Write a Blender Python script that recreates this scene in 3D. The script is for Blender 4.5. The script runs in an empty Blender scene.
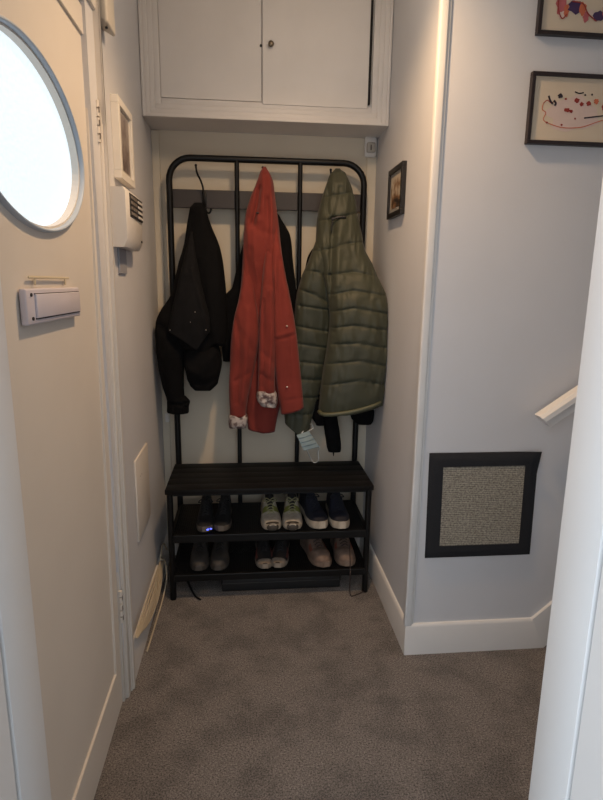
import bpy, bmesh, math, random
import numpy as np
from mathutils import Vector, Matrix, noise as mnoise

random.seed(7)
scn = bpy.context.scene
col = scn.collection

# ------------------------------------------------------------------ camera
CAM = np.array([0.351, -2.5994, 1.3866])
PITCH, YAW, ROLL, FPX = 0.2089, 0.0992, 0.0136, 549.757
def cam_axes():
    cp, sp, cy, sy = math.cos(PITCH), math.sin(PITCH), math.cos(YAW), math.sin(YAW)
    fwd = np.array([sy*cp, cy*cp, -sp]); right = np.array([cy, -sy, 0.0]); up = np.cross(right, fwd)
    r = right*math.cos(ROLL) + up*math.sin(ROLL); u = -right*math.sin(ROLL) + up*math.cos(ROLL)
    return r, u, fwd
CR, CU, CF = cam_axes()
cd = bpy.data.cameras.new('camera'); cd.sensor_fit = 'HORIZONTAL'; cd.sensor_width = 36
cd.lens = FPX/603*36; cd.clip_start = 0.02
co = bpy.data.objects.new('camera', cd); col.objects.link(co)
m = Matrix.Identity(4)
for i in range(3):
    m[i][0] = CR[i]; m[i][1] = CU[i]; m[i][2] = -CF[i]; m[i][3] = CAM[i]
co.matrix_world = m
scn.camera = co

def at(px, py, y):
    """measured point of the photo -> world point at depth y"""
    d = CF + CR*(px-301.5)/FPX - CU*(py-400)/FPX
    t = (y-CAM[1])/d[1]
    return CAM + t*d

# ------------------------------------------------------------------ materials
def lin(c):
    return tuple(((v/255)/12.92 if v/255 <= .04045 else ((v/255+.055)/1.055)**2.4) for v in c)
MATS = {}
def mat(name, rgb, rough=.6, var=.06, vscale=6, bump=0.0, bscale=120, metallic=0.0, sheen=0.0, coat=0.0, rgb2=None, lo=.4, hi=.6, stretch=None, spec=.5, detail=3):
    if name in MATS: return MATS[name]
    M = bpy.data.materials.new(name); M.use_nodes = True
    nt = M.node_tree; b = nt.nodes['Principled BSDF']
    c1 = lin(rgb); c2 = lin(rgb2) if rgb2 else tuple(max(0, v*(1-var)) for v in c1)
    tc = nt.nodes.new('ShaderNodeTexCoord'); src = tc.outputs['Object']
    if stretch:
        mp = nt.nodes.new('ShaderNodeMapping'); mp.inputs['Scale'].default_value = stretch
        nt.links.new(src, mp.inputs['Vector']); src = mp.outputs['Vector']
    n = nt.nodes.new('ShaderNodeTexNoise'); n.inputs['Scale'].default_value = vscale; n.inputs['Detail'].default_value = detail
    nt.links.new(src, n.inputs['Vector'])
    cr = nt.nodes.new('ShaderNodeValToRGB'); cr.color_ramp.elements[0].position = lo; cr.color_ramp.elements[1].position = hi
    cr.color_ramp.elements[0].color = (*c1, 1); cr.color_ramp.elements[1].color = (*c2, 1)
    nt.links.new(n.outputs['Fac'], cr.inputs['Fac']); nt.links.new(cr.outputs['Color'], b.inputs['Base Color'])
    b.inputs['Roughness'].default_value = rough; b.inputs['Metallic'].default_value = metallic
    b.inputs['Sheen Weight'].default_value = sheen; b.inputs['Coat Weight'].default_value = coat
    b.inputs['Specular IOR Level'].default_value = spec
    if bump:
        n2 = nt.nodes.new('ShaderNodeTexNoise'); n2.inputs['Scale'].default_value = bscale; n2.inputs['Detail'].default_value = 4
        nt.links.new(src, n2.inputs['Vector'])
        bp = nt.nodes.new('ShaderNodeBump'); bp.inputs['Strength'].default_value = bump; bp.inputs['Distance'].default_value = .004
        nt.links.new(n2.outputs['Fac'], bp.inputs['Height']); nt.links.new(bp.outputs['Normal'], b.inputs['Normal'])
    MATS[name] = M
    return M

def emit(name, rgb, strength, rgb2=None, scale=40):
    M = bpy.data.materials.new(name); M.use_nodes = True; nt = M.node_tree
    b = nt.nodes['Principled BSDF']; b.inputs['Base Color'].default_value = (.12, .13, .14, 1); b.inputs['Roughness'].default_value = .4
    tc = nt.nodes.new('ShaderNodeTexCoord'); n = nt.nodes.new('ShaderNodeTexNoise')
    n.inputs['Scale'].default_value = scale; n.inputs['Detail'].default_value = 3
    nt.links.new(tc.outputs['Object'], n.inputs['Vector'])
    cr = nt.nodes.new('ShaderNodeValToRGB'); cr.color_ramp.elements[0].position = .35; cr.color_ramp.elements[1].position = .6
    cr.color_ramp.elements[0].color = (*(rgb2 or rgb), 1); cr.color_ramp.elements[1].color = (*rgb, 1)
    nt.links.new(n.outputs['Fac'], cr.inputs['Fac']); nt.links.new(cr.outputs['Color'], b.inputs['Emission Color'])
    b.inputs['Emission Strength'].default_value = strength
    return M

WALL = mat('wall_paint', (203, 203, 206), .75, .03, 3, .08, 250)
CREAM = mat('cream_wall_paint', (208, 197, 178), .75, .04, 3, .08, 250)
WOOD = mat('white_gloss_paint', (222, 219, 216), .38, .03, 5, .05, 60)
DOORM = mat('door_paint', (216, 209, 200), .5, .03, 4, .04, 80)
CUPM = mat('cupboard_paint', (214, 209, 205), .5, .04, 5, .06, 90)
CEIL = mat('ceiling_paint', (225, 222, 218), .8)
BLACKM = mat('black_metal', (9, 9, 10), .45, .2, 20, .05, 300, spec=.3)
BOARDM = mat('hook_rail_brown', (52, 45, 42), .5, .15, 12, .05, 80)
BENCHM = mat('black_stained_wood', (9, 8, 8), .55, .4, 9, .12, 60, spec=.2, rgb2=(18, 16, 16), stretch=(1, 22, 22))
PLASTIC = mat('white_plastic', (214, 210, 205), .4, .03)
DARKPL = mat('dark_plastic', (40, 38, 38), .5)
BRASS = mat('aged_metal', (120, 108, 92), .35, .2, 30, metallic=.9)
SHADOWGAP = mat('dark_gap', (26, 22, 20), .9)

# ------------------------------------------------------------------ mesh helpers
def new(): return bmesh.new()
def tagp(o, label=None, cat=None, group=None, kind=None):
    if label: o['label'] = label
    if cat: o['category'] = cat
    if group: o['group'] = group
    if kind: o['kind'] = kind
    return o
def thing(name, label, cat, loc=(0, 0, 0), group=None, rz=0):
    o = bpy.data.objects.new(name, None); col.objects.link(o); o.location = loc; o.rotation_euler = (0, 0, rz)
    o.empty_display_size = .05
    return tagp(o, label, cat, group)
def obj(name, bm, mats, parent=None, smooth=False, local=False):
    """link bm as one mesh object; world coordinates are turned into the parent's unless local"""
    if parent is not None and not local:
        off = Vector((0, 0, 0)); p = parent
        while p is not None:
            off += Vector(p.location); p = p.parent
        bmesh.ops.translate(bm, verts=bm.verts, vec=-off)
    me = bpy.data.meshes.new(name)
    bmesh.ops.recalc_face_normals(bm, faces=bm.faces)
    bm.to_mesh(me); bm.free()
    for M in (mats if isinstance(mats, (list, tuple)) else [mats]): me.materials.append(M)
    if smooth:
        for p in me.polygons: p.use_smooth = True
        if smooth == 'auto':
            me.set_sharp_from_angle(angle=math.radians(40))
    o = bpy.data.objects.new(name, me); col.objects.link(o)
    if parent is not None: o.parent = parent
    return o
def struct(name, bm, M, parent=None, smooth=False):
    o = obj(name, bm, M, parent, smooth)
    if parent is None: o['kind'] = 'structure'
    return o
def box(bm, a, b, bev=0.0, mi=0, seg=2, lean=0.0):
    t = new()
    x0, y0, z0 = [min(a[i], b[i]) for i in range(3)]; x1, y1, z1 = [max(a[i], b[i]) for i in range(3)]
    vs = [t.verts.new((x, y, z)) for x in (x0, x1) for y in (y0, y1) for z in (z0, z1)]
    for f in ((0, 1, 3, 2), (4, 6, 7, 5), (0, 4, 5, 1), (2, 3, 7, 6), (0, 2, 6, 4), (1, 5, 7, 3)):
        t.faces.new([vs[i] for i in f])
    bmesh.ops.recalc_face_normals(t, faces=t.faces)
    if bev:
        bmesh.ops.bevel(t, geom=list(t.edges), offset=bev, segments=seg, affect='EDGES', profile=.5)
    if lean:
        for v in t.verts: v.co.y += lean*v.co.z
    for f in t.faces: f.material_index = mi
    merge(bm, t)
    return bm
def merge(bm, t):
    me = bpy.data.meshes.new('tmp'); t.to_mesh(me); t.free(); bm.from_mesh(me); bpy.data.meshes.remove(me)
def tube(bm, pts, r, n=10, mi=0, caps=True, flat=None):
    pts = [Vector(p) for p in pts]; N = len(pts)
    rs = r if isinstance(r, (list, tuple)) else [r]*N
    rings = []; prev = None
    for i, p in enumerate(pts):
        d = (pts[min(i+1, N-1)]-pts[max(i-1, 0)]).normalized()
        if prev is None:
            a = Vector((0, 0, 1)) if abs(d.z) < .9 else Vector((1, 0, 0))
            u = d.cross(a).normalized()
        else:
            u = (prev - d*prev.dot(d)).normalized()
        prev = u; w = d.cross(u)
        ring = []
        for k in range(n):
            t = 2*math.pi*k/n
            ring.append(bm.verts.new(p + u*(math.cos(t)*rs[i]) + w*(math.sin(t)*rs[i]*(flat or 1))))
        rings.append(ring)
    for i in range(N-1):
        for k in range(n):
            f = bm.faces.new((rings[i][k], rings[i][(k+1) % n], rings[i+1][(k+1) % n], rings[i+1][k])); f.material_index = mi
    if caps:
        for rg in (rings[0], rings[-1]):
            f = bm.faces.new(rg); f.material_index = mi
    return bm
def cr_spline(pts, per=6):
    pts = [Vector(p) for p in pts]; out = []
    for i in range(len(pts)-1):
        p0, p1, p2, p3 = pts[max(i-1, 0)], pts[i], pts[i+1], pts[min(i+2, len(pts)-1)]
        for k in range(per):
            t = k/per
            out.append(.5*((2*p1) + (p2-p0)*t + (2*p0-5*p1+4*p2-p3)*t*t + (3*p1-p0-3*p2+p3)*t**3))
    out.append(pts[-1]); return out
def ellipsoid(bm, c, r, n=16, mi=0):
    t = new(); bmesh.ops.create_uvsphere(t, u_segments=n, v_segments=max(6, n//2), radius=1)
    for v in t.verts: v.co = Vector((c[0]+v.co.x*r[0], c[1]+v.co.y*r[1], c[2]+v.co.z*r[2]))
    for f in t.faces: f.material_index = mi
    merge(bm, t); return bm
def cyl(bm, c, axis, r, h, n=20, mi=0):
    a = Vector(axis).normalized(); c = Vector(c)
    return tube(bm, [c-a*h/2, c+a*h/2], r, n, mi)

# ------------------------------------------------------------------ room constants
XL, XR = -0.067, 0.951          # niche side walls
YB = 0.085                      # niche back wall
YF = -0.779                     # wall on the right of the niche, facing the camera
YD = -1.88                      # doorway the picture is taken through
ZC = 2.62
K = 0.045                       # the old front door frame is a little out of plumb
DY0, DY1 = -0.955, -1.80        # front door leaf (at the floor)
DZ = 2.09

# floor (carpet)
def carpet():
    M = bpy.data.materials.new('carpet_pile'); M.use_nodes = True; nt = M.node_tree; b = nt.nodes['Principled BSDF']
    tc = nt.nodes.new('ShaderNodeTexCoord')
    def noise(s, d=2, rough=.5):
        n = nt.nodes.new('ShaderNodeTexNoise'); n.inputs['Scale'].default_value = s; n.inputs['Detail'].default_value = d
        n.inputs['Roughness'].default_value = rough
        nt.links.new(tc.outputs['Object'], n.inputs['Vector']); return n
    fine = noise(195, 4, .82); blotch = noise(7, 4, .6)
    cr = nt.nodes.new('ShaderNodeValToRGB'); e = cr.color_ramp.elements
    e[0].position = .36; e[0].color = (*lin((50, 46, 44)), 1); e[1].position = .64; e[1].color = (*lin((166, 157, 151)), 1)
    nt.links.new(fine.outputs['Fac'], cr.inputs['Fac'])
    br = nt.nodes.new('ShaderNodeValToRGB'); e = br.color_ramp.elements
    e[0].position = .38; e[0].color = (.70, .70, .70, 1); e[1].position = .56; e[1].color = (1, 1, 1, 1)
    nt.links.new(blotch.outputs['Fac'], br.inputs['Fac'])
    mx = nt.nodes.new('ShaderNodeMix'); mx.data_type = 'RGBA'; mx.blend_type = 'MULTIPLY'; mx.inputs[0].default_value = 1
    nt.links.new(cr.outputs['Color'], mx.inputs[6]); nt.links.new(br.outputs['Color'], mx.inputs[7])
    nt.links.new(mx.outputs[2], b.inputs['Base Color'])
    b.inputs['Roughness'].default_value = .95; b.inputs['Sheen Weight'].default_value = .15; b.inputs['Specular IOR Level'].default_value = .1
    bp = nt.nodes.new('ShaderNodeBump'); bp.inputs['Strength'].default_value = .9; bp.inputs['Distance'].default_value = .006
    nt.links.new(fine.outputs['Fac'], bp.inputs['Height']); nt.links.new(bp.outputs['Normal'], b.inputs['Normal'])
    return M
bm = new(); box(bm, (-.3, -3.2, -.05), (2.5, .3, 0)); struct('floor', bm, carpet())
bm = new(); box(bm, (-.3, YD-.1, ZC), (2.5, .3, ZC+.05)); struct('ceiling', bm, CEIL)

# walls
bm = new()
box(bm, (XL-.12, -.93, 0), (XL, YB+.12, ZC))
box(bm, (XL-.12, -1.97, 0), (XL, -1.81, ZC))
box(bm, (XL-.12, -1.81, DZ+.05), (XL, -.93, ZC))
struct('wall_left', bm, WALL)
bm = new(); box(bm, (XL-.1, YB, 0), (XR+.1, YB+.1, ZC)); struct('wall_back', bm, CREAM)
bm = new(); box(bm, (XR, YF+.1, 0), (XR+.1, YB+.1, ZC)); struct('wall_right', bm, WALL)
bm = new(); box(bm, (XR, YF, 0), (2.5, YF+.1, ZC)); struct('wall_front', bm, WALL)
bm = new(); box(bm, (XL, YD-.09, 0), (.035, YD, ZC)); box(bm, (.83, YD-.09, 0), (2.5, YD, ZC)); box(bm, (.035, YD-.09, 2.06), (.83, YD, ZC))
struct('wall_rear', bm, WALL)

# corner bead of the two right-hand walls
bm = new()
box(bm, (XR-.016, YF-.012, .12), (XR+.012, YF+.014, ZC), .006, seg=3)
box(bm, (XR+.010, YF-.006, .12), (XR+.020, YF+.004, ZC), .0025)
struct('trim_1', bm, mat('corner_bead_paint', (214, 212, 210), .7), smooth='auto')
# strips in the two back corners of the niche
bm = new(); box(bm, (XL, YB-.014, .12), (XL+.034, YB, 2.04), .003); struct('trim_2', bm, CREAM)
bm = new(); box(bm, (XR-.045, YB-.012, .12), (XR, YB, 2.04), .003); struct('trim_3', bm, CREAM)

# baseboards
def skirting(bm, pts, h, t):
    """board with a rounded top edge along a polyline; inward side = left of travel"""
    prof = [(0, 0), (t, 0), (t, h-.012), (t*.8, h-.004), (t*.45, h), (0, h)]
    P = [Vector((p[0], p[1], 0)) for p in pts]; rings = []
    for i, p in enumerate(P):
        ns = []
        if i > 0: d = (P[i]-P[i-1]).normalized(); ns.append(Vector((-d.y, d.x, 0)))
        if i < len(P)-1: d = (P[i+1]-P[i]).normalized(); ns.append(Vector((-d.y, d.x, 0)))
        n = sum(ns, Vector()); n.normalize(); k = 1/max(.3, n.dot(ns[0]))
        rings.append([bm.verts.new(p + n*k*a + Vector((0, 0, b))) for a, b in prof])
    for i in range(len(P)-1):
        for j in range(len(prof)):
            bm.faces.new((rings[i][j], rings[i][(j+1) % 6], rings[i+1][(j+1) % 6], rings[i+1][j]))
    bm.faces.new(rings[0]); bm.faces.new(rings[-1])
bm = new(); skirting(bm, [(XL, YB), (XL, -.855)], .13, .014)
bm2 = new(); skirting(bm2, [(XR, YB), (XL, YB)], .13, .014)
for v in bm2.verts: pass
struct('baseboard_left', bm, WOOD, smooth='auto'); struct('baseboard_back', bm2, WOOD, smooth='auto')
bm = new(); skirting(bm, [(1.497, YF), (XR, YF), (XR, YB)], .128, .013)
for v in bm.verts:                       # mitre where the board turns up the stairs
    if v.co.x > 1.4: v.co.x -= .056*(v.co.z/.128)
struct('baseboard_right', bm, WOOD, smooth='auto')
bm = new()                               # the stair string: the same board rising with the stairs
ang = math.radians(42)
q = [(1.441, .128), (1.441+.9, .128+.9*math.tan(ang)), (1.497+.9, .9*math.tan(ang)), (1.497, 0)]
fr = [bm.verts.new((x, YF-.013, z)) for x, z in q]; bk = [bm.verts.new((x, YF, z)) for x, z in q]
bm.faces.new(fr); bm.faces.new(bk[::-1])
for i in range(4): bm.faces.new((fr[i], bk[i], bk[(i+1) % 4], fr[(i+1) % 4]))
struct('trim_4', bm, WOOD)
bm = new()
for i in range(3): box(bm, (1.53+.22*i, YF-.83, 0), (2.45, YF-.013, .19*(i+1)), .008)
struct('stairs', bm, bpy.data.materials['carpet_pile'])

# doorway lining the picture is taken through
def jamb(x0, x1, face, side):
    bm = new()
    box(bm, (x0, YD-.087, 0), (x1, YD+.004, 2.06), .0006)
    box(bm, (x0-.03 if side < 0 else x1, YD, 0), (x0 if side < 0 else x1+.045, YD+.014, 2.10), .003)
    # stop bead behind it, with an open joint
    xa = face + .002*side
    box(bm, (xa, YD-.24, .0), (xa+.05*side, YD-.094, 2.06))
    box(bm, (face+.040*side, YD-.10, .0), (face+.05*side, YD-.08, 2.06))
    return bm
JAMBM = mat('doorway_gloss_paint', (226, 226, 226), .35, .02, 5, .04, 50)
struct('trim_5', jamb(.815, .83, .815, 1), JAMBM, smooth='auto')
struct('trim_6', jamb(.035, .05, .05, -1), JAMBM, smooth='auto')
bm = new(); box(bm, (.035, YD-.088, 2.03), (.83, YD+.004, 2.06), .003); struct('trim_7', bm, JAMBM)

# ------------------------------------------------------------------ front door
def ring_plate(bm, x0, x1, yr, zr, oc, orad, n=72, lean=0):
    """plate between x0 and x1 with an oval hole"""
    (ya, yb), (za, zb) = yr, zr; cy, cz = oc
    inner, outer = [], []
    for i in range(n):
        t = 2*math.pi*i/n; c, s = math.cos(t), math.sin(t)
        inner.append((cy+orad[0]*c, cz+orad[1]*s))
        k = min(((yb-cy)/c if c > 1e-9 else (ya-cy)/c if c < -1e-9 else 1e9), ((zb-cz)/s if s > 1e-9 else (za-cz)/s if s < -1e-9 else 1e9))
        outer.append([cy+k*c, cz+k*s])
    for y, z in ((ya, za), (ya, zb), (yb, za), (yb, zb)):   # snap the nearest outer point into each corner
        j = min(range(n), key=lambda i: (outer[i][0]-y)**2+(outer[i][1]-z)**2); outer[j] = [y, z]
    for x in (x0, x1):
        pass
    L = lambda y, z: y + lean*z
    A = [[bm.verts.new((x, p[0], p[1])) for p in inner] for x in (x0, x1)]
    B = [[bm.verts.new((x, L(p[0], p[1]) if True else p[0], p[1])) for p in outer] for x in (x0, x1)]
    for i in range(n):
        j = (i+1) % n
        bm.faces.new((A[1][i], A[1][j], B[1][j], B[1][i])); bm.faces.new((A[0][i], B[0][i], B[0][j], A[0][j]))
        bm.faces.new((A[0][i], A[0][j], A[1][j], A[1][i])); bm.faces.new((B[0][i], B[1][i], B[1][j], B[0][j]))
OC, OR = (-1.345, 1.670), (.326, .183)
XD = -.078
door = obj('door_1', ring_plate_bm := (lambda b: (ring_plate(b, XD-.045, XD-.004, (DY1, DY0), (.003, DZ), OC, (OR[0]-.012, OR[1]-.012), lean=K), b)[1])(new()), DOORM)
tagp(door, 'cream front door with an oval frosted window and letter flap', 'door', kind='structure')
bm = new()
box(bm, (XD-.006, DY0-.058, .003), (XD+.003, DY0, DZ), .0015, lean=K); box(bm, (XD-.006, DY1, .003), (XD+.003, DY1+.058, DZ), .0015, lean=K)
box(bm, (XD-.006, DY1+.058, .003), (XD+.003, DY0-.058, .150), .0015, lean=K); box(bm, (XD-.006, DY1+.058, 2.022), (XD+.003, DY0-.058, DZ), .0015, lean=K)
obj('door_border', bm, DOORM, door)
# rim of the oval window
bm = new(); n = 72
prof = [(-.046, .97, .95), (-.010, .985, .97), (.006, 1.0, 1.0), (.008, 1.02, 1.035), (.001, 1.03, 1.055)]
rings = [[bm.verts.new((XD+a, OC[0]+OR[0]*ky*math.cos(2*math.pi*i/n), OC[1]+OR[1]*kz*math.sin(2*math.pi*i/n))) for i in range(n)] for a, ky, kz in
         [(-.036, .974, .952), (-.022, .976, .956), (-.002, .978, .961), (.006, .982, .967), (.008, .989, .98), (.006, 1.0, 1.0), (-.004, 1.002, 1.004)]]
for a, b in zip(rings[:-1], rings[1:]):
    for i in range(n): bm.faces.new((a[i], a[(i+1) % n], b[(i+1) % n], b[i]))
rim = obj('window_rim', bm, mat('window_rim_grey', (176, 188, 202), .5), door, smooth=True)
bm = new()
f = [bm.verts.new((XD-.022, OC[0]+OR[0]*.978*math.cos(2*math.pi*i/n), OC[1]+OR[1]*.958*math.sin(2*math.pi*i/n))) for i in range(n)]
g = [bm.verts.new((XD-.028, v.co.y, v.co.z)) for v in f]
bm.faces.new(f); bm.faces.new(g[::-1])
for i in range(n): bm.faces.new((f[i], g[i], g[(i+1) % n], f[(i+1) % n]))
PANE = emit('frosted_glass_daylight', (.86, .95, 1.0), 1.04, (.74, .86, .93), 120)
obj('window_pane', bm, PANE, door)
# letter flap
bm = new()
y0, y1, z0, z1 = -1.495, -1.155, 1.300, 1.370
box(bm, (XD-.002, y0, z0), (XD+.012, y1, z1), .004, seg=3)
LET = mat('letter_plate_lilac_white', (206, 200, 208), .4)
lp = obj('letter_plate', bm, LET, door, smooth='auto')
bm = new(); box(bm, (XD+.011, y0+.042, z0+.012), (XD+.0165, y1-.012, z1-.011), .002)
obj('letter_flap', bm, LET, lp, smooth='auto')
bm = new(); box(bm, (XD+.0115, y0+.040, z1-.0115), (XD+.0135, y1-.010, z1-.0095)); box(bm, (XD+.0115, y0+.040, z0+.0095), (XD+.0135, y1-.010, z0+.0125)); 
obj('flap_gap', bm, SHADOWGAP, lp)
for yy in (y0+.024,):
    for zz in (z1-.012, z0+.012):
        bm = new(); cyl(bm, (XD+.0125, yy, zz), (1, 0, 0), .0035, .004, 12); obj('screw', bm, DARKPL, lp)
# paint ridge of an older letter plate above
bm = new(); box(bm, (XD+.0005, -1.45, 1.389), (XD+.004, -1.20, 1.394), .0015); box(bm, (XD+.0005, -1.42, 1.376), (XD+.003, -1.412, 1.389), .001); box(bm, (XD+.0005, -1.23, 1.376), (XD+.003, -1.222, 1.389), .001)
obj('old_fixing', bm, mat('old_paint_cream', (205, 192, 165), .6), door)
# hinges
for z0_, z1_ in ((1.77, 1.885), (.29, .405)):
    bm = new()
    zz = z0_
    for k in range(5):
        h = (z1_-z0_)/5
        tube(bm, [(XD+.012, DY0+.004+K*zz, zz+.001), (XD+.012, DY0+.004+K*zz, zz+h-.003)], .006, 10); zz += h
    box(bm, (XD+.004, DY0+.006, z0_), (XD+.011, DY0+.024, z1_), .001, lean=K)
    h = obj('hinge', bm, DOORM, door, smooth='auto')
    bm = new()
    for k in range(3): box(bm, (XD+.0165, DY0-.001, z0_+.01+k*.035), (XD+.0185, DY0+.007, z0_+.026+k*.035), .001, lean=K)
    obj('hinge_pin', bm, mat('worn_hinge', (110, 100, 92), .5), h)
# door frame with its moulding
bm = new()
box(bm, (XL-.07, DY0+.004, 0), (XL-.002, DY0+.03, DZ+.03), .002, lean=K)           # jamb
box(bm, (XL-.005, DY0+.018, 0), (XL+.010, DY0+.055, DZ+.06), .004, lean=K)
box(bm, (XL-.005, DY0+.050, 0), (XL+.016, DY0+.098, DZ+.10), .005, seg=3, lean=K)
box(bm, (XL-.005, DY0+.060, 0), (XL+.020, DY0+.086, DZ+.09), .004, seg=3, lean=K)
hd = DZ+.006
box(bm, (XL-.07, DY1-.02, hd+.006), (XL-.002, DY0+.02, hd+.03), .002, lean=K)
box(bm, (XL-.005, DY1-.02, hd+.018), (XL+.010, DY0+.04, hd+.055), .004, lean=K)
box(bm, (XL-.005, DY1-.03, hd+.05), (XL+.016, DY0+.098, hd+.10), .005, lean=K)
box(bm, (XL-.07, DY1-.03, 0), (XL-.002, DY1-.004, DZ+.03), .002, lean=K)
for v in bm.verts:      # the outer edge of the moulding stands plumb
    e_ = v.co.y-K*v.co.z-DY0
    if e_ > .02: v.co.y -= K*v.co.z*min(1, (e_-.02)/.078)*.95
struct('trim_8', bm, DOORM, smooth='auto')
bm = new(); box(bm, (XL-.07, DY1-.01, hd-.003), (XL-.062, DY0+.01, hd+.012), lean=K); box(bm, (XL-.11, DY1, 0), (XL-.02, DY0, .002)); struct('door_gap_shade', bm, SHADOWGAP)  # dark strips put the shade of the head and floor gaps into colour

# ------------------------------------------------------------------ cupboard over the niche
cup = thing('wall_cupboard', 'white built-in cupboard with two flush doors above the coat rack', 'cupboard', ((XL+XR)/2, -.13, 2.04))
YC = -.133; ZB0 = 2.040
bm = new()
box(bm, (XL, YC+.02, ZB0+.004), (XR, YB, ZC-.002))
bm_c = bm
obj('carcass', bm_c, CUPM, cup)
def wx(px, py): return at(px, py, YC)
fx0, fx1, fzb = .006, .862, 2.112
bm = new()   # outer frame with stepped moulding
def frame_rect(bm, x0, x1, z0, z1, wid, y0, y1, bev=.003):
    box(bm, (x0, y0, z0), (x0+wid, y1, z1), bev); box(bm, (x1-wid, y0, z0), (x1, y1, z1), bev)
    box(bm, (x0+wid, y0, z0), (x1-wid, y1, z0+wid), bev)
frame_rect(bm, XL+.002, XR-.002, ZB0, ZC-.002, .012, YC-.008, YC+.02)
frame_rect(bm, XL+.012, XR-.012, ZB0+.010, ZC-.002, .020, YC-.002, YC+.02)
frame_rect(bm, XL+.030, XR-.030, ZB0+.028, ZC-.002, .022, YC+.002, YC+.02)
frame_rect(bm, XL+.050, XR-.050, ZB0+.048, ZC-.002, .026, YC+.006, YC+.02)
obj('face_frame', bm, CUPM, cup, smooth='auto')
mid = .417
bm = new(); box(bm, (fx0+.004, YC+.008, fzb+.004), (mid-.002, YC+.022, ZC-.004), .002); d1 = obj('door', bm, CUPM, cup)
bm = new(); box(bm, (mid+.002, YC+.002, fzb-.006), (.858, YC+.022, ZC-.004), .002); d2 = obj('door', bm, CUPM, cup)
bm = new(); cyl(bm, (mid-.004, YC+.006, 2.323), (0, 1, 0), .005, .006, 12); obj('keyhole', bm, DARKPL, d1, smooth='auto')
bm = new(); cyl(bm, (.453, YC-.004, 2.325), (0, 1, 0), .006, .016, 14); ellipsoid(bm, (.453, YC-.014, 2.325), (.012, .007, .012)); obj('knob', bm, BRASS, d2, smooth=True)
bm = new(); box(bm, (.858, YC+.003, fzb+.012), (.868, YC+.02, ZC-.004)); obj('door_gap', bm, SHADOWGAP, cup)

# ------------------------------------------------------------------ coat rack
W, D, H, ZS, T = .895, .368, 1.93, .526, .014
rack = thing('coat_rack', 'black metal coat rack with hook rail, slatted bench and two shoe shelves', 'coat rack', (W/2, -D/2, 0))
r = .095; P = [(T, 0, .0), (T, 0, .6), (T, 0, 1.2), (T, 0, H-T-r)]
for i in range(1, 9):
    a = math.pi - math.pi/2*i/8; P.append((T+r+r*math.cos(a), 0, H-T-r+r*math.sin(a)))
for i in range(0, 9):
    a = math.pi/2 - math.pi/2*i/8; P.append((W-T-r+r*math.cos(a), 0, H-T-r+r*math.sin(a)))
P += [(W-T, 0, 1.2), (W-T, 0, .6), (W-T, 0, 0)]
bm = new(); tube(bm, P, T, 16); obj('frame', bm, BLACKM, rack, smooth='auto')
for x in (.309, .590):
    bm = new(); tube(bm, [(x, -.002, .30), (x, -.002, H-T)], .0105, 12); obj('upright_bar', bm, BLACKM, rack, smooth='auto')
bm = new(); box(bm, (T+.008, .006, 1.709), (W-T-.008, .022, 1.787), .003); obj('hook_rail', bm, BOARDM, rack)
for x in (.162, .448, .745):
    bm = new()
    tube(bm, cr_spline([(x, .004, 1.712), (x, -.010, 1.735), (x, -.018, 1.785), (x-.008, -.035, 1.815), (x-.022, -.055, 1.845), (x-.026, -.058, 1.872)], 5), .0042, 8)
    ellipsoid(bm, (x-.026, -.058, 1.875), (.006, .006, .006), 10)
    tube(bm, cr_spline([(x+.004, .004, 1.742), (x+.006, -.012, 1.72), (x+.014, -.030, 1.690), (x+.026, -.045, 1.683), (x+.034, -.048, 1.695)], 5), .0042, 8)
    ellipsoid(bm, (x+.034, -.048, 1.697), (.006, .006, .006), 10)
    box(bm, (x-.008, -.002, 1.715), (x+.012, .008, 1.78), .002)
    obj('coat_hook', bm, BLACKM, rack, smooth='auto')
# bench: five slats
bm = new(); ns = 5; sw = (D-.018)/ns
for i in range(ns):
    y = -D + i*sw
    box(bm, (-.002, y+.0008, ZS-.022), (W+.002, y+sw-.0008, ZS), .0025)
obj('bench_seat', bm, BENCHM, rack, smooth='auto')
bm = new(); box(bm, (.03, -D+.02, ZS-.036), (W-.03, -D+.04, ZS-.022)); box(bm, (.02, -D+.03, ZS-.036), (.04, -.01, ZS-.022)); box(bm, (W-.04, -D+.03, ZS-.036), (W-.02, -.01, ZS-.022))
obj('bench_rail', bm, BLACKM, rack)
for x in (T, W-T):
    bm = new(); tube(bm, [(x, -D+.03, 0), (x, -D+.03, ZS-.022)], .0135, 16); obj('leg', bm, BLACKM, rack, smooth='auto')
def shelf(z, h):
    bm = new()
    box(bm, (.022, -D+.012, z-h), (W-.022, -D+.026, z), .003); box(bm, (.022, -.014, z-h), (W-.022, 0, z), .003)
    box(bm, (.008, -D+.02, z-h*.8), (.022, -.005, z), .003); box(bm, (W-.022, -D+.02, z-h*.8), (W-.008, -.005, z), .003)
    s = obj('shelf', bm, BLACKM, rack)
    bm = new(); zz = z-.006
    k = 0; x = .028
    while x < W-.026:
        box(bm, (x, -D+.02, zz), (x+.0035, -.01, zz+.003)); x += .0095
    y = -D+.028
    while y < -.012:
        box(bm, (.02, y, zz+.001), (W-.02, y+.0035, zz+.004)); y += .0095
    obj('wire_mesh', bm, BLACKM, s)
    return z-.002
ZT = shelf(.312, .036); ZL = shelf(.124, .032)

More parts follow.
